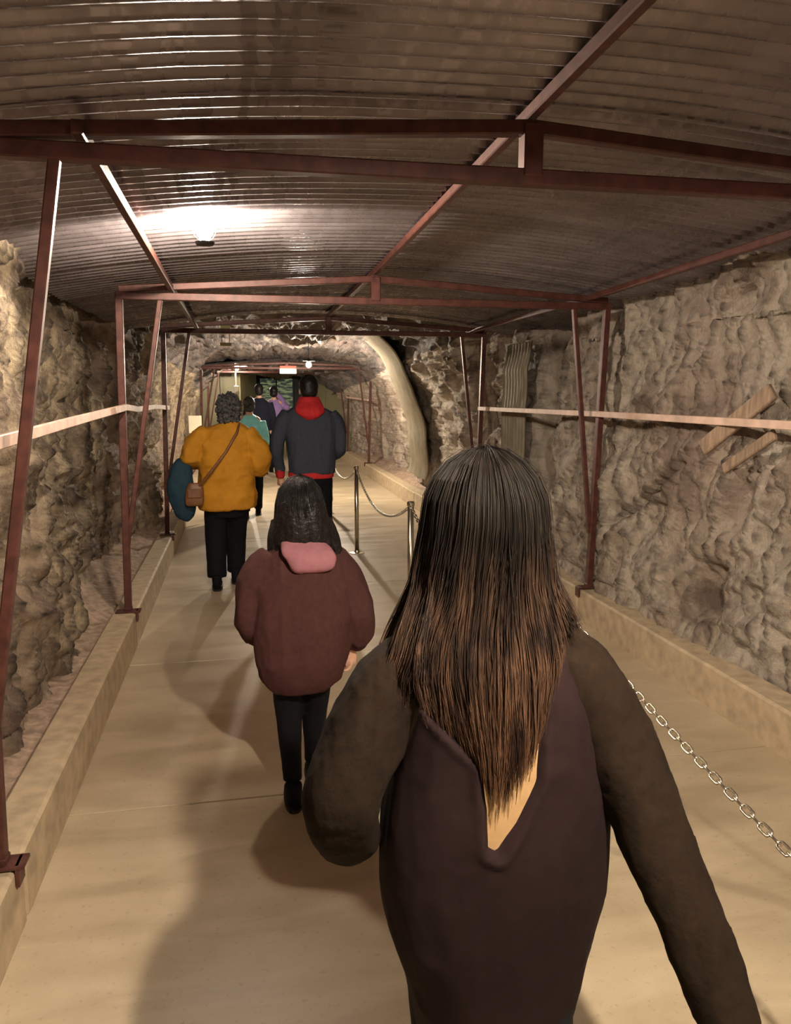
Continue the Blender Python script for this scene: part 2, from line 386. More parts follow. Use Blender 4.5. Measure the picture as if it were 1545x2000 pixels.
# guard rails
def rail(label, pts, parts):
    r = empty('guard_rail', (pts[0][0], (pts[0][1]+pts[-1][1])/2, 1.4), label, 'rail')
    for a, b in parts:
        seg = [p for p in pts if a-1e-3 <= p[1] <= b+1e-3]
        for q, w_ in zip(seg[:-1], seg[1:]): pass
        m = MB()
        for q, w_ in zip(seg[:-1], seg[1:]): m.bar(q, w_, .018, .040, .003)
        m.build('rail_section', M['rail'], r)
    return r
rail('pale pinkish guard rail bolted along the right-hand posts', [(2.40, -2.2, 1.47), (2.40, -.4, 1.465), (2.385, 2.25, 1.45), (2.375, 4.92, 1.443), (2.38, 7.6, 1.42)], [(-2.2, -.4), (-.4, 2.25), (2.25, 4.92), (4.92, 7.6)])
rail('pale guard rail bolted along the left-hand posts, slightly bent', [(-.66, -2.2, 1.45), (-.67, -.4, 1.45), (-.67, 2.25, 1.455), (-.70, 3.4, 1.47), (-.685, 4.92, 1.50), (-.69, 5.5, 1.475), (-.70, 6.6, 1.47), (-.67, 7.6, 1.44)], [(-2.2, -.4), (-.4, 2.25), (2.25, 4.92), (4.92, 7.6)])
rail('far short guard rail between the two distant frames on the right', [(2.37, 14.55, 1.42), (2.37, 17.6, 1.45)], [(14.55, 17.6)])

# ---------------------------------------------------------------- chain barrier
CX = 1.09; PY = [-.12, 2.42, 4.95, 7.44, 9.95]; TOPZ = .87
PL = ['steel barrier post beside the viewer, outside the picture', 'steel barrier post hidden behind the long-haired woman', 'steel barrier post just left of the long-haired woman’s hair',
      'steel barrier post right of the girl in the maroon sweatshirt', 'farthest steel barrier post, beyond the man in navy']
for y, l in zip(PY, PL):
    r = empty('barrier_post', (CX, y, 0), l, 'post', 'steel posts of the chain barrier')
    MB().lathe((CX, y, 0), [(.021, .0), (.021, TOPZ-.03)], 20).build('pole', M['chrome'], r, None, True)
    MB().lathe((CX, y, 0), [(.023, TOPZ-.03), (.0255, TOPZ-.026), (.0255, TOPZ-.006), (.021, TOPZ), (.004, TOPZ+.002)], 20).build('cap', M['chrome'], r)
    MB().lathe((CX, y, 0), [(.075, .0), (.075, .006), (.03, .012), (.023, .03)], 24).build('base_plate', M['chrome'], r)
    for s in (-1, 1):
        c = Vector((CX, y+s*.032, TOPZ-.035))
        MB().tube([c+Vector((0, math.cos(a)*.011, math.sin(a)*.013)) for a in np.linspace(0, 2*PI, 13)], .003, 6).build('eye_ring', M['chrome'], r, None, True)
def link_mesh():
    m = MB(); L, W = .019, .0085; pts = []
    for k in range(17):
        a = 2*PI*k/16; pts.append((W*math.cos(a), (L-W)*(1 if math.sin(a) > 1e-6 else (-1 if math.sin(a) < -1e-6 else 0)) + W*math.sin(a), 0))
    m.tube(pts, .0032, 6, False)
    me = bpy.data.meshes.new('link'); me.from_pydata([tuple(p) for p in m.v], [], m.f); me.update()
    me.polygons.foreach_set('use_smooth', [True]*len(me.polygons)); me.materials.append(M['chrome']); return me
LINK = link_mesh()
def chain(a, b, sag, label, skew=0.):
    a = Vector(a); b = Vector(b); T = np.linspace(0, 1, 400)
    P = np.array([a.lerp(b, t)-Vector((0, 0, sag*(4*t*(1-t)))) for t in T])
    d = np.r_[0, np.cumsum(np.linalg.norm(np.diff(P, axis=0), axis=1))]; n = int(d[-1]/.0305)
    r = empty('barrier_chain', tuple(a), label, 'chain')
    for k in range(n):
        s = (k+.5)*d[-1]/n; p = np.array([np.interp(s, d, P[:, j]) for j in range(3)]); q = np.array([np.interp(s+.004, d, P[:, j]) for j in range(3)])
        o = bpy.data.objects.new('link', LINK); COL.objects.link(o); o.parent = r
        o.location = Vector(p)-a
        qt = Vector(q-p).to_track_quat('Y', 'Z')
        from mathutils import Quaternion
        o.rotation_mode = 'QUATERNION'; o.rotation_quaternion = qt @ Quaternion((0, 1, 0), (PI/4 if k % 2 else -PI/4))
zc = TOPZ-.045
chain((CX, 2.42-.045, zc), (CX, -.12+.045, .56), .06, 'nearest steel chain sagging beside the long-haired woman’s right arm')
chain((CX, 4.95-.045, zc), (CX, 2.42+.045, zc), .20, 'steel chain dropping from the post behind the long-haired woman’s hair')
chain((CX, 7.44-.045, zc), (CX, 4.95+.045, zc), .21, 'steel chain sagging between the two clearly visible barrier posts')
chain((CX, 9.95-.045, zc), (CX, 7.44+.045, zc), .20, 'farthest steel chain, running from the far post behind the man in navy')

# ---------------------------------------------------------------- lamps
def lit_lamp(label, key, top, name='cage_lamp'):
    c, wt, br = LAMPS[key]
    r = empty(name, c, label, 'lamp')
    z1 = br*1.05
    MB().lathe(c, [(.016, z1), (.020, z1+.01), (.020, z1+.05), (.012, z1+.055)], 14).build('socket', M['dark'], r, None, True)
    if top > z1+.06: MB().tube([(c[0], c[1], c[2]+z1+.05), (c[0]+.004, c[1], c[2]+top)], .004, 6).build('cable', M['dark'], r)
    g = MB().lathe(c, [(.003, -br), (br*.55, -br*.83), (br*.93, -br*.35), (br, .1*br), (br*.8, br*.6), (br*.5, br*1.02), (.006, br*1.05)], 20)
    b = g.build('bulb', bulb_mat(wt, br), r, None, True)
    return r
r = lit_lamp('glaring bulb hanging at the upper left close under the corrugated roof', 'near', .094)
m = MB()
for k in range(6):
    a = k*PI/3; nx, ny, nz_ = LAMPS['near'][0]; m.tube([(nx+.05*math.cos(a)*math.sin(t), ny+.05*math.sin(a)*math.sin(t), nz_-.055*math.cos(t)+.01) for t in np.linspace(.05, 2.6, 9)], .0012, 5)
m.build('wire_cage', M['dark'], r)
MB().lathe(LAMPS['near'][0], [(.006, -.064), (.036, -.060), (.042, -.048), (.039, -.048), (.006, -.058)], 20).build('shade_cup', M['dark'], r)  # cup added under the bulb to shade the floor below it
lit_lamp('bright bulb hanging beyond the man in navy, right above his head', 'far', .55)
MB().lathe(LAMPS['far'][0], [(.018, .085), (.085, .072), (.10, .055), (.085, .064), (.018, .075)], 22).build('added_shade', M['dark'], bpy.data.objects['cage_lamp.001'], None, True)  # shade added over the bulb to dim the upper vault
r = lit_lamp('bulb on top of a pale stand in front of the far grey wall panels', 'stand', .03)
MB().tube([(-.10, 16.9, 0), (-.10, 16.9, 2.0)], .022, 10).build('stand_pole', M['board'], r)
MB().box((-.085, 16.86, 1.52), (.10, .08, .36), None, .01).build('control_box', M['board'], r)
MB().tube([(-.10, 16.9, 2.0), (-.06, 16.9, 2.115)], .012, 8).build('bracket', M['dark'], r)
r = lit_lamp('bulb under an added shade above the viewer, outside the picture', 'over', .19)
MB().lathe(LAMPS['over'][0], [(.02, .075), (.06, .072), (.20, .010), (.205, -.014), (.20, -.012), (.06, .060), (.02, .064)], 28).build('added_shade', M['board'], r, None, True)  # shade added to keep this lamp's light off the roof and frames

# ---------------------------------------------------------------- people
def catmull(P, n):
    P = np.asarray(P, float); m = len(P); out = []
    if m == 2: return np.array([P[0]+(P[1]-P[0])*t for t in np.linspace(0, 1, n)])
    Q = np.vstack([2*P[0]-P[1], P, 2*P[-1]-P[-2]]); ts = np.linspace(0, m-1, n)
    for t in ts:
        i = min(int(t), m-2); u = t-i; a, b, c, d = Q[i:i+4]
        out.append(.5*((2*b)+(-a+c)*u+(2*a-5*b+4*c-d)*u*u+(-a+3*b-3*c+d)*u**3))
    return np.array(out)
def loft(rows, n=28, per=5, sq=2.0, vertical=False):
    """rows: (x, y, z, rx, ry) -> closed lofted solid; vertical keeps the rings level"""
    R_ = catmull(rows, (len(rows)-1)*per+1); V = []; K = len(R_)
    up = Vector((0, 1, 0)); xr = None
    for i, r in enumerate(R_):
        p = Vector(r[:3])
        if vertical: X = Vector((1, 0, 0)); Yv = Vector((0, 1, 0))
        else:
            t = Vector(R_[min(i+1, K-1)][:3]-R_[max(i-1, 0)][:3]).normalized()
            if xr is None: xr = Vector((1, 0, 0)) if abs(t.x) < .8 else Vector((0, 0, 1))
            X = (xr-t*xr.dot(t)).normalized(); xr = X; Yv = t.cross(X)
        for k in range(n):
            a = 2*PI*k/n; ca, sa = math.cos(a), math.sin(a)
            e = 2/sq; cx = math.copysign(abs(ca)**e, ca); cy = math.copysign(abs(sa)**e, sa)
            V.append(p + X*cx*max(r[3], .002) + Yv*cy*max(r[4], .002))
    F = [(i*n+k, i*n+(k+1) % n, (i+1)*n+(k+1) % n, (i+1)*n+k) for i in range(K-1) for k in range(n)]
    V.append(Vector(R_[0][:3])); V.append(Vector(R_[-1][:3])); a, b = len(V)-2, len(V)-1
    F += [(a, (k+1) % n, k) for k in range(n)] + [(b, (K-1)*n+k, (K-1)*n+(k+1) % n) for k in range(n)]
    return V, F
def ell(c, r, n=20):
    V = []; F = []
    for i in range(1, n//2):
        t = PI*i/(n//2)
        V += [(c[0]+r[0]*math.sin(t)*math.cos(2*PI*k/n), c[1]+r[1]*math.sin(t)*math.sin(2*PI*k/n), c[2]+r[2]*math.cos(t)) for k in range(n)]
    m = n//2-1
    F = [(i*n+k, (i+1)*n+k, (i+1)*n+(k+1) % n, i*n+(k+1) % n) for i in range(m-1) for k in range(n)]
    V += [(c[0], c[1], c[2]+r[2]), (c[0], c[1], c[2]-r[2])]; a = len(V)-2
    F += [(a, k, (k+1) % n) for k in range(n)] + [(a+1, (m-1)*n+(k+1) % n, (m-1)*n+k) for k in range(n)]
    return V, F
def fuse(name, prims, mat, parent, vox=.012, wr=.004, wf=14, seed=0, smooth=3, post=None, wsc=(1, 1, .45)):
    mb = MB()
    for v, f in prims: mb.add(v, f)
    me = bpy.data.meshes.new('tmp'); me.from_pydata([tuple(p) for p in mb.v], [], mb.f); me.update()
    o = bpy.data.objects.new('tmp', me); COL.objects.link(o)
    md = o.modifiers.new('r', 'REMESH'); md.mode = 'VOXEL'; md.voxel_size = vox
    if smooth: sm = o.modifiers.new('s', 'SMOOTH'); sm.iterations = smooth; sm.factor = .6
    dg = bpy.context.evaluated_depsgraph_get(); m2 = bpy.data.meshes.new_from_object(o.evaluated_get(dg), depsgraph=dg)
    bpy.data.objects.remove(o); bpy.data.meshes.remove(me)
    n = len(m2.vertices); V = np.empty(n*3); m2.vertices.foreach_get('co', V); V = V.reshape(-1, 3)
    N = np.empty(n*3); m2.vertex_normals.foreach_get('vector', N); N = N.reshape(-1, 3)
    if wr:
        V = V + N*(wr*fbm(V*wf*np.array(wsc)+seed, 3, 50+seed, .5, True))[:, None]
    if post is not None: V = post(V, N)
    V = V - np.array(wloc(parent)); m2.vertices.foreach_set('co', V.ravel()); m2.name = name
    m2.polygons.foreach_set('use_smooth', [True]*len(m2.polygons)); m2.materials.clear(); m2.materials.append(mat); m2.update()
    q = bpy.data.objects.new(name, m2); COL.objects.link(q); q.parent = parent
    return q
def hand(wr, d, side, s=1., curl=.7, pal=None):
    """palm and five separate curled fingers from wrist wr along d; thumb on `side`"""
    wr = Vector(wr); d = Vector(d).normalized(); side = Vector(side); side = (side-d*side.dot(d)).normalized(); nrm = d.cross(side)
    if pal is not None and nrm.dot(Vector(pal)) < 0: nrm = -nrm
    P = []
    def rows(pts, rs): return [(p.x, p.y, p.z, a, b) for p, (a, b) in zip(pts, rs)]
    P.append(loft(rows([wr-d*.03*s, wr, wr+d*.04*s, wr+d*.085*s], [(.024*s, .020*s), (.024*s, .018*s), (.036*s, .016*s), (.036*s, .013*s)]), 16, 4))
    for k, L in enumerate((.068, .076, .071, .056)):
        b = wr+d*(.078*s)+side*(.027-.018*k)*s; c = curl*(1+.12*k); pts = [b-d*.015*s, b]; a = 0; p = b
        for j, fr in enumerate((.45, .32, .23)):
            a += c*(.55, .8, .6)[j]; p = p + (d*math.cos(a)+nrm*math.sin(a))*L*fr*s; pts.append(p)
        P.append(loft(rows(pts, [(.0085*s,)*2, (.0088*s,)*2, (.0082*s,)*2, (.0075*s,)*2, (.006*s,)*2]), 10, 3))
    b = wr+d*.025*s+side*.026*s; pts = [b, b+(side*.7+d*.7+nrm*.2)*.03*s, b+(side*.62+d*1.3+nrm*.5)*.040*s, b+(side*.5+d*1.7+nrm*.9)*.048*s]
    P.append(loft(rows(pts, [(.014*s,)*2, (.012*s,)*2, (.0095*s,)*2, (.007*s,)*2]), 10, 3))
    return P
def head(c, s=1., turn=0.):
    """head facing +Y: skull, jaw, nose, ears, brow and neck; c is the skull centre"""
    x, y, z = c; P = [ell((x, y-.008*s, z+.012*s), (.073*s, .092*s, .098*s), 28), loft([(x, y+.012*s, z-.015*s, .066*s, .078*s), (x, y+.022*s, z-.065*s, .052*s, .062*s), (x, y+.035*s, z-.108*s, .028*s, .038*s)], 24, 4, 2, True)]
    P.append(loft([(x, y+.086*s, z+.012*s, .010*s, .012*s), (x, y+.097*s, z-.012*s, .012*s, .014*s), (x, y+.106*s, z-.030*s, .016*s, .014*s), (x, y+.090*s, z-.042*s, .014*s, .010*s)], 12, 3, 2, True))
    P.append(ell((x, y+.082*s, z-.066*s), (.024*s, .012*s, .009*s), 12)); P.append(ell((x, y+.078*s, z+.024*s), (.050*s, .014*s, .010*s), 12))
    for q in (-1, 1):
        P.append(ell((x+q*.074*s, y-.004*s, z-.016*s), (.011*s, .019*s, .032*s), 14)); P.append(ell((x+q*.030*s, y+.077*s, z+.004*s), (.013*s, .008*s, .009*s), 12))
    P.append(loft([(x, y-.012*s, z-.03*s, .052*s, .056*s), (x, y-.018*s, z-.12*s, .050*s, .052*s), (x, y-.020*s, z-.19*s, .062*s, .056*s)], 20, 4, 2, True))
    return P
def limb(pts, rad, n=20, per=5): return loft([(*p, r, r) if not hasattr(r, '__len__') else (*p, *r) for p, r in zip(pts, rad)], n, per)
def shoe(r, x, y, z=0, s=1., pitch=0., mat='black', yaw=0):
    """shoe pointing +Y with sole"""
    V, F = loft([(0, -.10*s, .045*s, .026*s, .036*s), (0, -.07*s, .05*s, .036*s, .046*s), (0, .0, .046*s, .038*s, .044*s), (0, .09*s, .034*s, .044*s, .030*s), (0, .15*s, .026*s, .034*s, .022*s), (0, .172*s, .022*s, .012*s, .012*s)], 18, 4)
    V2, F2 = loft([(0, -.04*s, .06*s, .040*s, .044*s), (0, -.045*s, .13*s, .044*s, .046*s)], 18, 4, 2, True)
    S, G = loft([(0, .03*s, .0, .046*s, .142*s), (0, .03*s, .016*s, .047*s, .143*s)], 24, 2, 2.6, True)
    ca, sa = math.cos(pitch), math.sin(pitch)
    def T(P): return [(x+p[0], y+.12*s+(p[1]-.12*s)*ca+p[2]*sa, z+.0+p[2]*ca-(p[1]-.12*s)*sa) for p in P]
    o = fuse('shoe', [(T(V), F), (T(V2), F2)], M[mat], r, .008, .001, 20)
    m = MB(); m.add(T(S), G); m.build('sole', M['dark'], o)
    return o

# --- 1. long-haired woman close in front
def front_woman():
    r = empty('person', (.45, 1.28, 0), 'woman close in front with very long brown hair, dark jacket and brown sleeves', 'person')
    hc = (.415, 1.285, 1.375)
    body = head(hc, .96)
    body.append(loft([(.44, 1.27, .66, .15, .10), (.44, 1.26, .80, .155, .10), (.44, 1.26, .95, .13, .09), (.43, 1.26, 1.08, .15, .09), (.43, 1.27, 1.17, .16, .07), (.42, 1.27, 1.22, .06, .05)], 28, 5, 2.2, True))
    lw, rw = (.185, 1.375, .765), (.775, 1.00, .54)
    body.append(limb([(.29, 1.26, 1.13), (.185, 1.22, .93), lw], [.04, .034, .022])); body.append(limb([(.55, 1.26, 1.13), (.69, 1.17, .87), rw], [.04, .034, .022]))
    body += hand(lw, (.15, .95, -.15), (.2, 0, 1), .95, .5) + hand(rw, (.22, -.10, -.95), (0, 1, 0), .95, .45)
    body += [limb([(.375, 1.28, .70), (.37, 1.345, .42), (.363, 1.275, .10)], [.070, .040, .030]), limb([(.52, 1.28, .70), (.52, 1.235, .42), (.52, 1.09, .12)], [.070, .040, .030])]
    fuse('body', body, M['skin'], r, .006, 0)
    # jacket: a V is pressed into the back so the tan layer below shows through
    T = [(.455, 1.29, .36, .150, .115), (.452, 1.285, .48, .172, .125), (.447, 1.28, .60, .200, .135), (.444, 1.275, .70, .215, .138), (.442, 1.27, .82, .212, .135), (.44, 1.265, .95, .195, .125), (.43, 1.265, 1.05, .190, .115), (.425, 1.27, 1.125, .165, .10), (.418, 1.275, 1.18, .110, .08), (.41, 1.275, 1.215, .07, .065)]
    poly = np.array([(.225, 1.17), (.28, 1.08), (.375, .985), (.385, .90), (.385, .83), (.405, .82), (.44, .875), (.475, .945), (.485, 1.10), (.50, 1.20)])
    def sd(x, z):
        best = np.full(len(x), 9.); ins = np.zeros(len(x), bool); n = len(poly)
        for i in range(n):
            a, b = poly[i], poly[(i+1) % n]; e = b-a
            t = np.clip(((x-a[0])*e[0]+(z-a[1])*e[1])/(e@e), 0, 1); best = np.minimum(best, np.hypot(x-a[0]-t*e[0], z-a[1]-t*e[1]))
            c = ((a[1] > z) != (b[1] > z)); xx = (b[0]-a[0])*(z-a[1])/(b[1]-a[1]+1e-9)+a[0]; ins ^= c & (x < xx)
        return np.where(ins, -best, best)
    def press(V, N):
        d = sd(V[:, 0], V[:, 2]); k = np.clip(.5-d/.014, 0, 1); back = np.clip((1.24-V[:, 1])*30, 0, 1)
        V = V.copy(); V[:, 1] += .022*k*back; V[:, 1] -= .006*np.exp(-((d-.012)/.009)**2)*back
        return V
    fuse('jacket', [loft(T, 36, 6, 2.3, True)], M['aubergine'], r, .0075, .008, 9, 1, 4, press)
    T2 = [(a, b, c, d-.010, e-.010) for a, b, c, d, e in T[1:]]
    fuse('tan_layer', [loft(T2, 36, 6, 2.3, True)], M['tan'], r, .008, .001, 10, 1, 4)
    fuse('sleeve', [limb([(.315, 1.27, 1.145), (.255, 1.255, 1.095), (.180, 1.235, .99), (.150, 1.225, .90), (.165, 1.28, .81), (.185, 1.365, .755)], [.055, .070, .068, .064, .056, .044], 24)], M['olive'], r, .008, .009, 13, 5, 3)
    fuse('sleeve', [limb([(.525, 1.27, 1.145), (.585, 1.25, 1.09), (.650, 1.215, .97), (.69, 1.17, .86), (.735, 1.09, .70), (.775, 1.00, .54)], [.055, .068, .068, .064, .058, .048], 24)], M['olive'], r, .008, .009, 13, 8, 3)
    fuse('trousers', [loft([(.445, 1.28, .78, .17, .11), (.445, 1.28, .68, .17, .115), (.445, 1.28, .62, .155, .10)], 28, 4, 2.2, True),
                      limb([(.375, 1.29, .68), (.37, 1.35, .42), (.365, 1.28, .12)], [.098, .075, .052]), limb([(.515, 1.29, .68), (.52, 1.24, .42), (.52, 1.10, .13)], [.098, .075, .052])], M['black'], r, .010, .004, 12, 3)
    shoe(r, .365, 1.29); shoe(r, .52, 1.10)
    # hair: a fitted shell and loose strands
    def hp(a, s, off=0., lng=1.):
        """point on the fall of hair: a = azimuth from straight back, s = 0 crown .. 1 tip"""
        rx, ry, rz = .101+off, .112+off, .112+off
        x0, y0, z0 = hc[0], hc[1]-.005, hc[2]+.008
        sa, ca = math.sin(a), math.cos(a)
        zt = .935 + .16*min(1, abs(a+.10)/1.0)**1.3 + (.10 if a > .35 else 0)*min(1, (a-.35)*3 if a > .35 else 0)
        zt = z0 - (z0-zt)*lng
        if s < .30:
            ph = (s/.30)*PI/2
            return Vector((x0+sa*rx*math.sin(ph), y0-ca*ry*math.sin(ph), z0+rz*math.cos(ph)))
        u = (s-.30)/.70; z = z0+(zt-z0)*u; d = z0-z
        # width and depth of the fall with height below the ears
        wx = np.interp(d, [0, .12, .19, .25, .33, .46], [.101, .118, .150, .175, .17, .12])
        k = np.interp(d, [0, .1, .2, .3, .5], [1, 1.02, 1.0, .85, .62])
        x = x0 + sa*(wx+off)*(k if abs(a) < 1.1 else 1) + .02*u*math.sin(a*9)*.3
        back = np.interp(d, [0, .10, .17, .24, .34, .46], [.112, .100, .108, .132, .150, .150])+off
        yb = y0 - ca*back
        if abs(a) > 1.0: yb = y0 - ca*back - np.interp(d, [.1, .22], [0, .045])*(abs(a) < 1.6)
        return Vector((x, yb, z))
    A = np.linspace(-1.95, 1.95, 61); S = np.linspace(0, 1, 44); V = []
    for s in S:
        for a in A: V.append(hp(a, s, -.002, .93))
    n = len(A); F = [(i*n+k, i*n+k+1, (i+1)*n+k+1, (i+1)*n+k) for i in range(len(S)-1) for k in range(n-1)]
    V = np.array([tuple(v) for v in V]); V += (.004*vnoise(V*np.array([60, 60, 5]), 3))[:, None]*np.array([0, -1, 0])
    nv = len(V); inner = V.copy(); inner[:, 1] += .012; inner = np.concatenate([V, inner])
    F2 = [tuple(q[::-1]) for q in F] + [tuple(i+nv for i in q) for q in F]
    hs = mesh_obj('hair', inner, F2, M['hair'], r, True, wloc(r))
    vs = []; fs = []; K = 18
    locks = np.sort(rng.uniform(-1.95, 1.95, 46)); lout = rng.uniform(0, .010, 46); lend = rng.uniform(-.09, .05, 46); lbend = rng.normal(0, .07, 46)
    for j in range(4200):
        a0 = rng.uniform(-1.9, 1.9); li = int(np.argmin(np.abs(locks-a0-rng.normal(0, .05)))); da = rng.normal(0, .06)
        lng = (rng.uniform(.90, 1.05) if rng.random() < .75 else rng.uniform(.6, .95)) + lend[li]
        off = abs(rng.normal(.001, .0035)); ph = rng.uniform(0, 6.3); wv = rng.uniform(.001, .004); rad = rng.uniform(.0006, .0013)
        if j % 60 == 0: off += .008; rad = .0005
        pts = []
        for i in range(K):
            s = i/(K-1); s = s*.985+.01
            t_ = max(0, s-.35)/.65; aa = a0 + (locks[li]-a0)*.62*t_ + da*s + lbend[li]*math.sin(t_*2.6) - .18*max(0, s-.5)*math.exp(-abs(a0+.1))
            p = hp(aa, s, off+lout[li]*t_, lng); p.x += wv*math.sin(ph+s*7)*s*2; p.y += -abs(wv)*math.cos(ph+s*5)*s
            pts.append(p)
        b = len(vs)
        for i, p in enumerate(pts):
            rr = rad*(1 if i < K-3 else (K-i)/4+.05)
            for k in range(3):
                an = 2*PI*k/3+ph; vs.append((p.x+rr*math.cos(an), p.y+rr*math.sin(an), p.z))
        fs += [(b+i*3+k, b+i*3+(k+1) % 3, b+i*3+3+(k+1) % 3, b+i*3+3+k) for i in range(K-1) for k in range(3)]
    st = mesh_obj('hair_strands', vs, fs, M['hair'], r, True, wloc(r)); st['kind'] = 'stuff'
front_woman()
for o_ in bpy.data.objects:
    if o_.name.startswith('hair') and o_.parent:   # material coordinates are object based: keep world heights by origin at z 0
        pass

# --- 2. girl in the maroon sweatshirt with the pink upper back
def girl():
    r = empty('person', (.19, 2.85, 0), 'girl in an oversized maroon sweatshirt with a pink upper back and black leggings', 'person')
    hc = (.205, 2.87, 1.165)
    body = head(hc, .92)
    body.append(loft([(.20, 2.86, .56, .11, .08), (.20, 2.86, .75, .10, .07), (.20, 2.86, .92, .12, .07), (.20, 2.86, .985, .10, .05), (.20, 2.86, 1.03, .05, .05)], 24, 5, 2.2, True))
    lw, rw = (.055, 3.0, .64), (.395, 2.87, .60)
    body += [limb([(.09, 2.86, .95), (.01, 2.83, .75), lw], [.036, .028, .020]), limb([(.31, 2.86, .95), (.40, 2.83, .76), rw], [.036, .028, .020])]
    body += hand(lw, (.5, .8, -.2), (0, 0, 1), .78, .6) + hand(rw, (-.12, .05, -.95), (-.2, 1, 0), .78, .7, (-1, 0, 0))
    body += [limb([(.14, 2.86, .60), (.148, 2.893, .32), (.155, 2.84, .07)], [.048, .030, .022]), limb([(.255, 2.86, .60), (.253, 2.938, .32), (.25, 2.985, .07)], [.048, .030, .022])]
    fuse('body', body, M['skin'], r, .006, 0)
    fuse('sweatshirt', [loft([(.195, 2.86, .475, .108, .10), (.195, 2.86, .52, .150, .125), (.20, 2.85, .62, .180, .14), (.205, 2.85, .76, .190, .14), (.205, 2.85, .88, .185, .125), (.205, 2.86, .97, .155, .10), (.205, 2.865, 1.03, .10, .075), (.205, 2.87, 1.06, .06, .06)], 34, 6, 2.3, True),
                        limb([(.10, 2.86, .985), (.045, 2.85, .90), (.018, 2.84, .80), (.015, 2.86, .715), (.04, 2.93, .665), (.06, 2.98, .645)], [.050, .064, .062, .060, .050, .036], 24),
                        limb([(.31, 2.86, .985), (.365, 2.85, .90), (.40, 2.84, .80), (.42, 2.83, .71), (.415, 2.85, .65), (.40, 2.87, .615)], [.050, .066, .066, .062, .050, .036], 24)],
         M['maroon'], r, .009, .018, 7, 2, 3)
    fuse('hood', [loft([(.215, 2.77, .935, .02, .012), (.235, 2.738, .955, .070, .026), (.235, 2.738, .99, .088, .034), (.222, 2.755, 1.02, .094, .038), (.205, 2.80, 1.055, .078, .035), (.20, 2.85, 1.085, .066, .040)], 30, 6, 2.2, True)], M['pink'], r, .007, .004, 14, 3, 3)  # hood-shaped piece on the upper back, coloured pink
    fuse('leggings', [loft([(.197, 2.86, .66, .12, .10), (.197, 2.86, .50, .118, .10), (.197, 2.865, .46, .105, .085)], 26, 4, 2.2, True),
                      limb([(.145, 2.86, .52), (.148, 2.895, .32), (.155, 2.84, .09)], [.066, .050, .036]), limb([(.252, 2.86, .52), (.253, 2.94, .32), (.25, 2.99, .09)], [.066, .050, .036])], M['black'], r, .008, .003, 14, 2)
    shoe(r, .155, 2.83, 0, .78); shoe(r, .25, 2.99, 0, .78)
    # straight dark hair to the shoulders
    def fall(V, N):
        V = V.copy(); V += N*(.004*vnoise(V*np.array([70, 70, 4]), 12))[:, None]; return V
    fuse('hair', [ell((.205, 2.862, 1.178), (.084, .102, .109), 30),
                  loft([(.205, 2.850, 1.20, .088, .090), (.207, 2.842, 1.14, .098, .088), (.212, 2.835, 1.08, .108, .080), (.218, 2.826, 1.035, .112, .064), (.222, 2.815, 1.01, .085, .046), (.23, 2.81, .995, .05, .03)], 34, 6, 2.2, True),
                  limb([(.122, 2.87, 1.12), (.108, 2.85, 1.06), (.102, 2.85, 1.0), (.108, 2.85, .965)], [.024, .026, .020, .006]),
                  limb([(.300, 2.86, 1.12), (.320, 2.84, 1.06), (.335, 2.825, 1.0), (.340, 2.82, .955)], [.026, .028, .024, .006])], M['black_hair'], r, .007, 0, post=fall)
    vs = []; fs = []; K = 8
    for j in range(900):
        a = rng.uniform(-1.7, 1.7); off = abs(rng.normal(.002, .003)); b = len(vs); ph = rng.uniform(0, 6); e = rng.uniform(1.02, 1.05) - .04*abs(a) + (.02 if abs(a) < .6 else 0)
        for i in range(K):
            s = i/(K-1)
            if s < .45:
                t = s/.45*PI/2; p = Vector((.205+math.sin(a)*(.084+off)*math.sin(t), 2.862-math.cos(a)*(.102+off)*math.sin(t), 1.178+(.109+off)*math.cos(t)))
            else:
                u = (s-.45)/.55; z = 1.178+(e-1.178)*u; p = Vector((.207+math.sin(a)*(.086+off+.030*u)+.01*u, 2.862-math.cos(a)*(.102+off-.006*u), z))
            p.x += .002*math.sin(ph+s*6)
            for k in range(3): vs.append((p.x+.0007*math.cos(k*2.1+ph), p.y+.0007*math.sin(k*2.1+ph), p.z))
        fs += [(b+i*3+k, b+i*3+(k+1) % 3, b+i*3+3+(k+1) % 3, b+i*3+3+k) for i in range(K-1) for k in range(3)]
    st = mesh_obj('hair_strands', vs, fs, M['black_hair'], r, True, wloc(r)); st['kind'] = 'stuff'
girl()

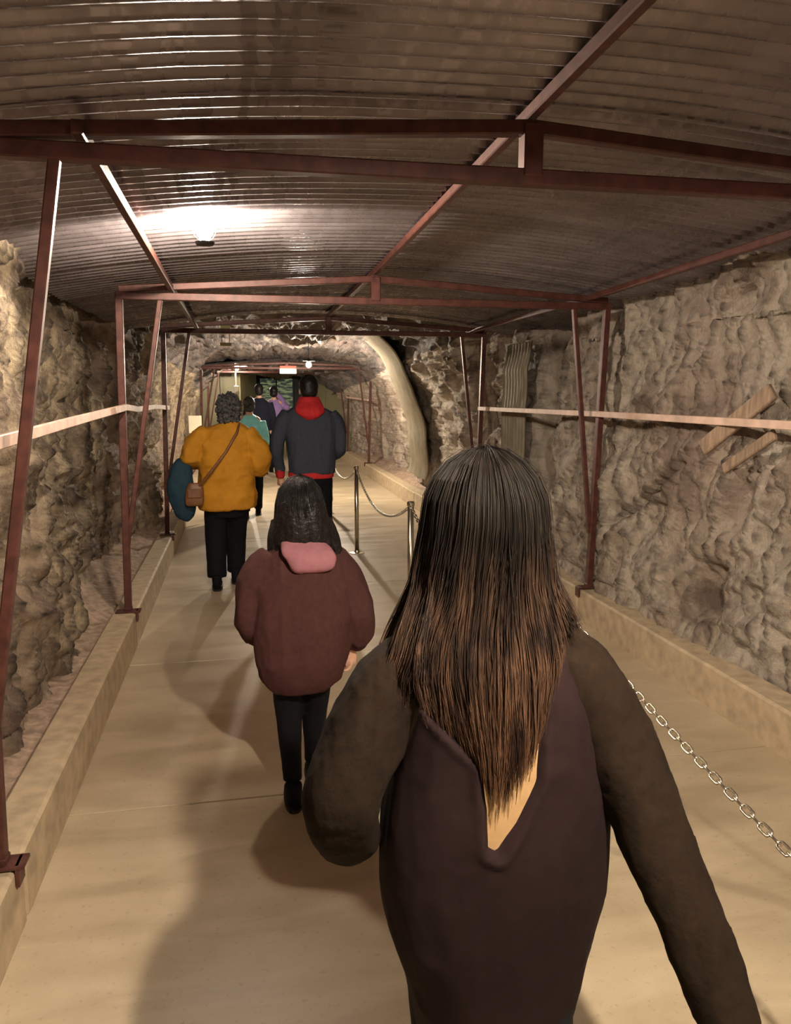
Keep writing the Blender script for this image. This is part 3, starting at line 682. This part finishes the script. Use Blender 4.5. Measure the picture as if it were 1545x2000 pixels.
# --- 3. woman in the mustard coat
def mustard():
    r = empty('person', (-.14, 6.4, 0), 'woman with curly grey hair in a mustard yellow coat and black trousers', 'person')
    hc = (-.10, 6.41, 1.44); body = head(hc, .96)
    body.append(loft([(-.14, 6.4, .75, .17, .12), (-.14, 6.4, 1.0, .15, .11), (-.13, 6.4, 1.2, .17, .10), (-.12, 6.4, 1.29, .15, .07), (-.11, 6.4, 1.34, .06, .05)], 26, 5, 2.2, True))
    lw, rw = (-.34, 6.62, 1.03), (.06, 6.60, .98)
    body += [limb([(-.31, 6.4, 1.25), (-.43, 6.36, 1.06), lw], [.05, .04, .026]), limb([(.05, 6.4, 1.25), (.165, 6.36, 1.02), rw], [.05, .04, .026])]
    body += hand(lw, (.4, .8, .1), (0, 0, 1), .95, .8) + hand(rw, (-.4, .8, .1), (0, 0, 1), .95, .8)
    body += [limb([(-.22, 6.4, .78), (-.235, 6.38, .44), (-.24, 6.28, .10)], [.09, .062, .04]), limb([(-.06, 6.4, .78), (-.065, 6.46, .44), (-.07, 6.5, .10)], [.09, .062, .04])]
    fuse('body', body, M['skin'], r, .009, 0)
    fuse('coat', [loft([(-.135, 6.4, .655, .222, .175), (-.135, 6.4, .72, .232, .18), (-.135, 6.4, .90, .220, .165), (-.135, 6.4, 1.06, .215, .155), (-.13, 6.4, 1.20, .215, .14), (-.12, 6.4, 1.29, .17, .11), (-.11, 6.4, 1.345, .085, .075)], 36, 6, 2.4, True),
                  limb([(-.26, 6.4, 1.255), (-.35, 6.38, 1.18), (-.405, 6.36, 1.10), (-.40, 6.42, 1.04), (-.36, 6.56, 1.03)], [.08, .088, .082, .072, .055], 24),
                  limb([(.03, 6.4, 1.255), (.09, 6.38, 1.17), (.135, 6.36, 1.06), (.13, 6.42, .985), (.08, 6.56, .98)], [.08, .090, .088, .078, .055], 24)],
         M['mustard'], r, .012, .022, 6, 4, 3, None, (.8, 1, 1.2))
    fuse('trousers', [loft([(-.14, 6.4, .80, .18, .14), (-.14, 6.4, .66, .18, .14), (-.14, 6.4, .58, .165, .12)], 28, 4, 2.2, True),
                      limb([(-.215, 6.4, .66), (-.235, 6.39, .42), (-.235, 6.30, .09)], [.105, .088, .074]), limb([(-.065, 6.4, .66), (-.075, 6.47, .42), (-.085, 6.49, .09)], [.100, .085, .070])], M['black'], r, .011, .006, 10, 6)
    shoe(r, -.235, 6.28, 0, .95); shoe(r, -.085, 6.48, 0, .95)
    def curl(V, N): return V + N*(.026*fbm(V*34, 2, 70, .6, True)+.010*vnoise(V*80, 7))[:, None]
    fuse('hair', [ell((-.10, 6.40, 1.465), (.088, .102, .108), 30), ell((-.10, 6.375, 1.40), (.082, .07, .075), 24)], M['grey_hair'], r, .006, 0, post=curl, smooth=2)
    t = MB().tube([(-.02, 6.335, 1.335), (-.04, 6.245, 1.27), (-.13, 6.215, 1.12), (-.24, 6.20, .98), (-.34, 6.20, .86), (-.385, 6.26, .82)], .011, 8)
    t.build('strap', M['leather'], r, None, True)
    # bags, held by her left arm
    b = empty('handbag', (-.385, 6.27, .70), 'small brown leather bag on a cross strap at the hip of the mustard coat woman', 'bag')
    fuse('pouch', [loft([(-.385, 6.22, .695, .050, .018), (-.385, 6.22, .72, .072, .032), (-.38, 6.22, .82, .070, .034), (-.375, 6.225, .88, .05, .02)], 24, 5, 3, True)], M['leather'], b, .008, .002, 20)
    MB().box((-.382, 6.182, .80), (.10, .012, .07), None, .004).build('flap', M['leather'], b)
    b = empty('tote_bag', (-.50, 6.36, .55), 'dark teal cloth tote bag hanging from the mustard coat woman’s left arm', 'bag')
    fuse('sack', [loft([(-.47, 6.34, .555, .015, .012), (-.47, 6.34, .60, .065, .04), (-.48, 6.34, .72, .100, .06), (-.495, 6.34, .86, .105, .062), (-.485, 6.35, .98, .085, .052), (-.455, 6.36, 1.06, .060, .035)], 28, 6, 2.4, True)], M['tote'], b, .010, .010, 12, 9)
    MB().tube([(-.50, 6.36, 1.02), (-.465, 6.37, 1.12), (-.41, 6.375, 1.155), (-.385, 6.39, 1.10), (-.42, 6.38, 1.02)], .012, 8).build('handle', M['tote'], b, None, True)
mustard()

# --- 4. man in navy with the red hood
def man():
    r = empty('person', (.61, 7.0, 0), 'man in a navy sweatshirt with a red hood, red waistband and red cuffs', 'person')
    hc = (.60, 7.02, 1.61); body = head(hc, 1.06)
    body.append(loft([(.61, 7.0, .85, .17, .12), (.61, 7.0, 1.1, .165, .12), (.605, 7.0, 1.32, .20, .11), (.60, 7.0, 1.42, .18, .08), (.60, 7.0, 1.47, .07, .06)], 26, 5, 2.2, True))
    lw, rw = (.335, 7.06, .83), (.80, 7.26, .98)
    body += [limb([(.41, 7.0, 1.37), (.305, 6.98, 1.10), lw], [.055, .043, .028]), limb([(.79, 7.0, 1.37), (.872, 6.985, 1.08), rw], [.05, .034, .024])]
    body += hand(lw, (.03, .10, -1), (.1, 1, 0), 1.05, .55, (1, 0, 0)) + hand(rw, (-.4, .9, 0), (0, 0, 1), 1.05, .7)
    body += [limb([(.52, 7., .86), (.51, 7.05, .48), (.51, 7.02, .1)], [.095, .066, .042]), limb([(.70, 7., .86), (.71, 6.97, .48), (.71, 6.84, .12)], [.095, .066, .042])]
    fuse('body', body, M['skin'], r, .009, 0)
    fuse('sweatshirt', [loft([(.615, 7.0, .86, .200, .155), (.615, 7.0, .95, .206, .165), (.615, 7.0, 1.12, .212, .165), (.605, 7.0, 1.28, .232, .15), (.60, 7.0, 1.40, .20, .12), (.60, 7.0, 1.46, .11, .085)], 36, 6, 2.5, True),
                        limb([(.42, 7.0, 1.385), (.355, 7.0, 1.30), (.308, 6.98, 1.16), (.300, 6.98, 1.04), (.325, 7.04, .88)], [.070, .074, .060, .052, .044], 24),
                        limb([(.79, 7.0, 1.385), (.85, 7.0, 1.30), (.868, 6.97, 1.16), (.868, 6.99, 1.07), (.83, 7.16, 1.0), (.805, 7.25, .985)], [.066, .068, .056, .052, .050, .045], 24)],
         M['navy'], r, .011, .018, 7, 9, 3)
    fuse('waistband', [loft([(.608, 7.0, .815, .198, .150), (.608, 7.0, .83, .206, .156), (.608, 7.0, .865, .208, .158), (.608, 7.0, .875, .202, .152)], 36, 3, 2.5, True)], M['red'], r, .009, 0)
    fuse('cuff', [limb([(.328, 7.03, .905), (.333, 7.055, .82)], [.048, .040], 20)], M['red'], r, .007, .001)
    fuse('cuff', [limb([(.812, 7.22, .99), (.80, 7.275, .978)], [.047, .042], 20)], M['red'], r, .007, .001)
    fuse('hood', [loft([(.60, 6.875, 1.345, .03, .02), (.60, 6.87, 1.375, .085, .045), (.60, 6.885, 1.41, .125, .065), (.60, 6.92, 1.45, .125, .085), (.60, 6.97, 1.50, .105, .085), (.60, 6.99, 1.545, .085, .080)], 30, 6, 2.1, True)], M['red'], r, .009, .006, 14, 4, 3)
    fuse('trousers', [loft([(.61, 7.0, .90, .185, .14), (.61, 7.0, .80, .19, .14), (.61, 7.0, .72, .17, .12)], 28, 4, 2.2, True),
                      limb([(.525, 7., .80), (.515, 7.06, .46), (.51, 7.03, .09)], [.108, .085, .066]), limb([(.695, 7., .80), (.71, 6.98, .46), (.71, 6.86, .11)], [.108, .085, .066])], M['black'], r, .011, .006, 10, 7)
    shoe(r, .51, 7.02, 0, 1.05); shoe(r, .71, 6.85, 0, 1.05)
    fuse('hair', [ell((.60, 7.0, 1.645), (.086, .104, .100), 30), ell((.60, 6.965, 1.595), (.078, .07, .07), 24)], M['black_hair'], r, .007, .002, 60)
man()

# --- 5-7. the three people far ahead
def far_person(x, y, H, label, top, bottom, hair, w_=1., arm_up=False):
    s = H/1.72; r = empty('person', (x, y, 0), label, 'person'); hc = (x, y, 1.60*s)
    body = head(hc, s); body.append(loft([(x, y, .85*s, .16*s*w_, .11*s), (x, y, 1.1*s, .15*s*w_, .11*s), (x, y, 1.33*s, .18*s*w_, .10*s), (x, y, 1.42*s, .15*s, .07*s), (x, y, 1.47*s, .06*s, .055*s)], 24, 5, 2.2, True))
    J = {}
    for q in (-1, 1):
        a = (x+q*.185*s*w_, y, 1.37*s); e = (x+q*.25*s*w_, y+.02, 1.10*s); h = (x+q*.22*s*w_, y+.12*s, .86*s)
        if arm_up and q > 0: e = (x+.27*s, y+.14*s, 1.30*s); h = (x+.10*s, y+.30*s, 1.55*s)
        J[q] = (a, e, h); body.append(limb([a, e, h], [.05*s, .04*s, .026*s])); dd = Vector(h)-Vector(e); body += hand(h, dd, (0, 1, .2) if not (arm_up and q > 0) else (-1, 0, 0), s, .6)
        body.append(limb([(x+q*.09*s, y, .86*s), (x+q*.095*s, y+q*.06, .46*s), (x+q*.09*s, y+q*.12-.04, .1*s)], [.09*s, .06*s, .04*s]))
    fuse('body', body, M['skin'], r, .011, 0)
    fuse('jacket', [loft([(x, y, .83*s, .19*s*w_, .14*s), (x, y, 1.0*s, .20*s*w_, .15*s), (x, y, 1.25*s, .21*s*w_, .14*s), (x, y, 1.38*s, .17*s*w_, .11*s), (x, y, 1.46*s, .08*s, .07*s)], 30, 5, 2.3, True)] +
         [limb([J[q][0], J[q][1], J[q][2]], [.072*s, .062*s, .044*s], 20) for q in (-1, 1)], top, r, .014, .008, 8, int(y))
    fuse('trousers', [loft([(x, y, .90*s, .175*s*w_, .13*s), (x, y, .74*s, .17*s*w_, .12*s)], 26, 4, 2.2, True)] + [limb([(x+q*.09*s, y, .80*s), (x+q*.095*s, y+q*.06, .46*s), (x+q*.09*s, y+q*.12-.04, .09*s)], [.098*s, .078*s, .062*s]) for q in (-1, 1)], bottom, r, .013, .004)
    for q in (-1, 1): shoe(r, x+q*.09*s, y+q*.12-.05, 0, s)
    fuse('hair', [ell((x, y-.02*s, 1.635*s), (.084*s, .10*s, .097*s), 26), ell((x, y-.045*s, 1.575*s), (.078*s, .068*s, .075*s), 22)], hair, r, .010, .004, 40)
    return r
far_person(.34, 15.0, 1.72, 'distant person in a dark navy jacket, straight ahead on the path', M['dark_navy'], M['black'], M['black_hair'], 1.0)
far_person(.64, 15.6, 1.68, 'distant person in violet raising one arm, right beside the dark navy jacket', M['violet'], M['black'], M['black_hair'], .8, True)
far_person(.10, 10.0, 1.52, 'person in a turquoise jacket, mostly hidden behind the mustard coat woman’s head', M['teal'], M['black'], M['grey_hair'], .85)

# ---------------------------------------------------------------- things along the walls
from mathutils.bvhtree import BVHTree
_w = bpy.data.objects['wall_right']; _bv = BVHTree.FromPolygons([tuple(v.co) for v in _w.data.vertices], [tuple(p.vertices) for p in _w.data.polygons])
def wall_x(y0, y1, z0, z1, n=7):
    """nearest face of the right rock wall over a patch"""
    xs = []
    for y in np.linspace(y0, y1, n):
        for z in np.linspace(z0, z1, n):
            h = _bv.ray_cast(Vector((1.4, y, z)), Vector((1, 0, 0)), 3)[0]
            if h: xs.append(h.x)
    return min(xs)
def corr_strip(label, y0, w_, a0, a1):
    """corrugated strip lying on the bore from angle a0 to a1 (radians above level, seen from the axis)"""
    nz = 46; nw = int(w_/.078*8)+1; A = np.linspace(a0, a1, nz); D = []
    for a in A:
        dd = [h[3] for h in (_bv.ray_cast(Vector((XC, y, 1.1)), Vector((math.cos(a), 0, math.sin(a))), 4) for y in np.linspace(y0-w_/2, y0+w_/2, 9)) if h[0] is not None]
        D.append(min(dd) if dd else D[-1])
    D = np.array(D); E_ = np.array([D[max(0, i-5):i+6].min() for i in range(nz)]); E_ = np.convolve(np.r_[[E_[0]]*3, E_, [E_[-1]]*3], np.ones(7)/7, 'valid')-.02
    V = np.array([(XC+(e+.016*math.sin(2*PI*k/8))*math.cos(a), y0-w_/2+w_*k/(nw-1), 1.1+(e+.016*math.sin(2*PI*k/8))*math.sin(a)) for a, e in zip(A, E_) for k in range(nw)])
    i = (np.arange(nz-1)[:, None]*nw+np.arange(nw-1)[None]).ravel(); F = np.stack([i, i+nw, i+nw+1, i+1], 1)
    nv = len(V); V2 = np.concatenate([V, V+np.array([.002, 0, 0])]); F2 = np.concatenate([F, F[:, ::-1]+nv])
    o = mesh_obj('corrugated_sheet', V2, F2, M['corr'], None, True, tuple(V[0])); tag(o, label, 'metal sheet')
corr_strip('tall corrugated metal strip standing on the right rock wall beside the dark cleft', 6.95, .62, -.42, .50)
corr_strip('curved corrugated metal strip on the right rock wall, bending over into the vault farther back', 10.75, 1.1, -.42, .98)
pl = MB(); ax = Vector((wall_x(3.65, 3.95, 1.2, 1.4)-.04, 3.66, 1.30)); bx = Vector((wall_x(3.2, 3.6, 1.45, 1.7)-.04, 3.26, 1.60)); pl.bar(ax, bx, .03, .085, .006)
tag(pl.build('timber_plank', M['wood'], None, tuple(ax)), 'weathered timber plank leaning diagonally on the right rock wall', 'plank')
pl = MB(); cx = wall_x(3.2, 3.75, 1.1, 1.5)-.03; pl.bar((cx, 3.55, 1.20), (cx, 3.18, 1.40), .025, .055, .006)
tag(pl.build('timber_plank', M['wood'], None, (cx, 3.72, 1.18)), 'darker short timber plank just below the diagonal one on the right wall', 'plank')

# ---------------------------------------------------------------- the far end
def panel_wall(label_name, x0, y0, x1, y1, z1, mat, n):
    a = Vector((x0, y0, 0)); b = Vector((x1, y1, 0)); d = (b-a)/n; ang = math.atan2(d.y, d.x)
    from mathutils import Matrix
    root = MB().box((a+b)/2+Vector((0, .05, z1/2)), ((b-a).length, .03, z1), Matrix.Rotation(ang, 3, 'Z')).build(label_name, mat); tag(root, kind='structure')
    for k in range(n):
        c = a+d*(k+.5); MB().box((c.x, c.y, z1/2), (d.length-.014, .03, z1-.02), Matrix.Rotation(ang, 3, 'Z'), .004).build('panel', mat, root, (0, 0, 0))
panel_wall('wall_far_left', -1.35, 18.3, -.02, 18.3, 2.25, M['panel'], 3)
panel_wall('wall_far_side', -.02, 18.3, .42, 22.0, 2.25, M['panel_l'], 4)
panel_wall('wall_far_right', 1.72, 20.2, 2.9, 18.6, 2.25, M['panel'], 3)
tag(MB().box((1.3, 20.6, 2.3), (5, 5.5, .08)).build('ceiling_far', M['panel']), kind='structure')
tag(MB().box((1.1, 22.9, 1.15), (1.8, .06, 2.3)).build('wall_far_end', M['dark']), kind='structure')
win = MB().box((1.02, 22.82, 1.50), (1.02, .05, .98), None, .01).build('window_1', M['dark']); tag(win, kind='structure')
for k in range(2): MB().box((.78+k*.48, 22.78, 1.50), (.44, .02, .88)).build('pane', M['green'], win, (0, 0, 0))
s = empty('hanging_sign', (XC+.02, 14.5, 1.90), 'small lit pale sign with a red band, hanging from the fourth frame', 'sign')
MB().box((XC+.02, 14.5, 1.955), (.30, .045, .09), None, .006).build('lit_face', M['sign'], s)
MB().box((XC+.02, 14.5, 2.03), (.30, .05, .045), None, .006).build('red_band', M['signred'], s)
b = empty('notice_board', (-.74, 13.6, 0), 'white notice board low on the left in front of the grey panels', 'board')
MB().box((-.78, 13.6, 1.03), (.22, .03, .30), None, .006).build('face', M['board'], b)
for q in (-1, 1): MB().tube([(-.78+q*.08, 13.63, 0), (-.78+q*.08, 13.63, 1.1)], .012, 8).build('leg', M['dark'], b)
y = empty('unlit_fixture', (-.16, 8.6, 2.35), 'unlit lamp fixture of two small yellow pieces on wires, left beneath the rock vault', 'tag')  # yellow boxes and wires standing for an unlit lamp fixture
MB().box((-.14, 8.6, 2.27), (.10, .02, .035), None, .004).build('yellow_piece', M['panel_l'], y)
MB().box((-.14, 8.6, 2.09), (.12, .02, .035), None, .004).build('yellow_piece', M['panel_l'], y)
MB().tube([(-.18, 8.6, 2.62), (-.18, 8.6, 2.09)], .003, 5).tube([(-.10, 8.6, 2.62), (-.10, 8.6, 2.09)], .003, 5).build('wire', M['dark'], y)
# yellow-lit stair rail at the bend
r = empty('stair_rail', (.80, 17.5, 0), 'yellowish metal rail beside the distant navy jacket, at the bend', 'rail')
MB().tube([(.62, 16.6, .95), (.82, 18.0, 1.02), (1.05, 19.4, 1.12)], .028, 8).build('top_rail', M['panel_l'], r, None, True)
for p in ((.62, 16.6, .95), (.82, 18.0, 1.02), (1.05, 19.4, 1.12)): MB().tube([(p[0], p[1], 0), p], .022, 8).build('post', M['panel_l'], r, None, True)
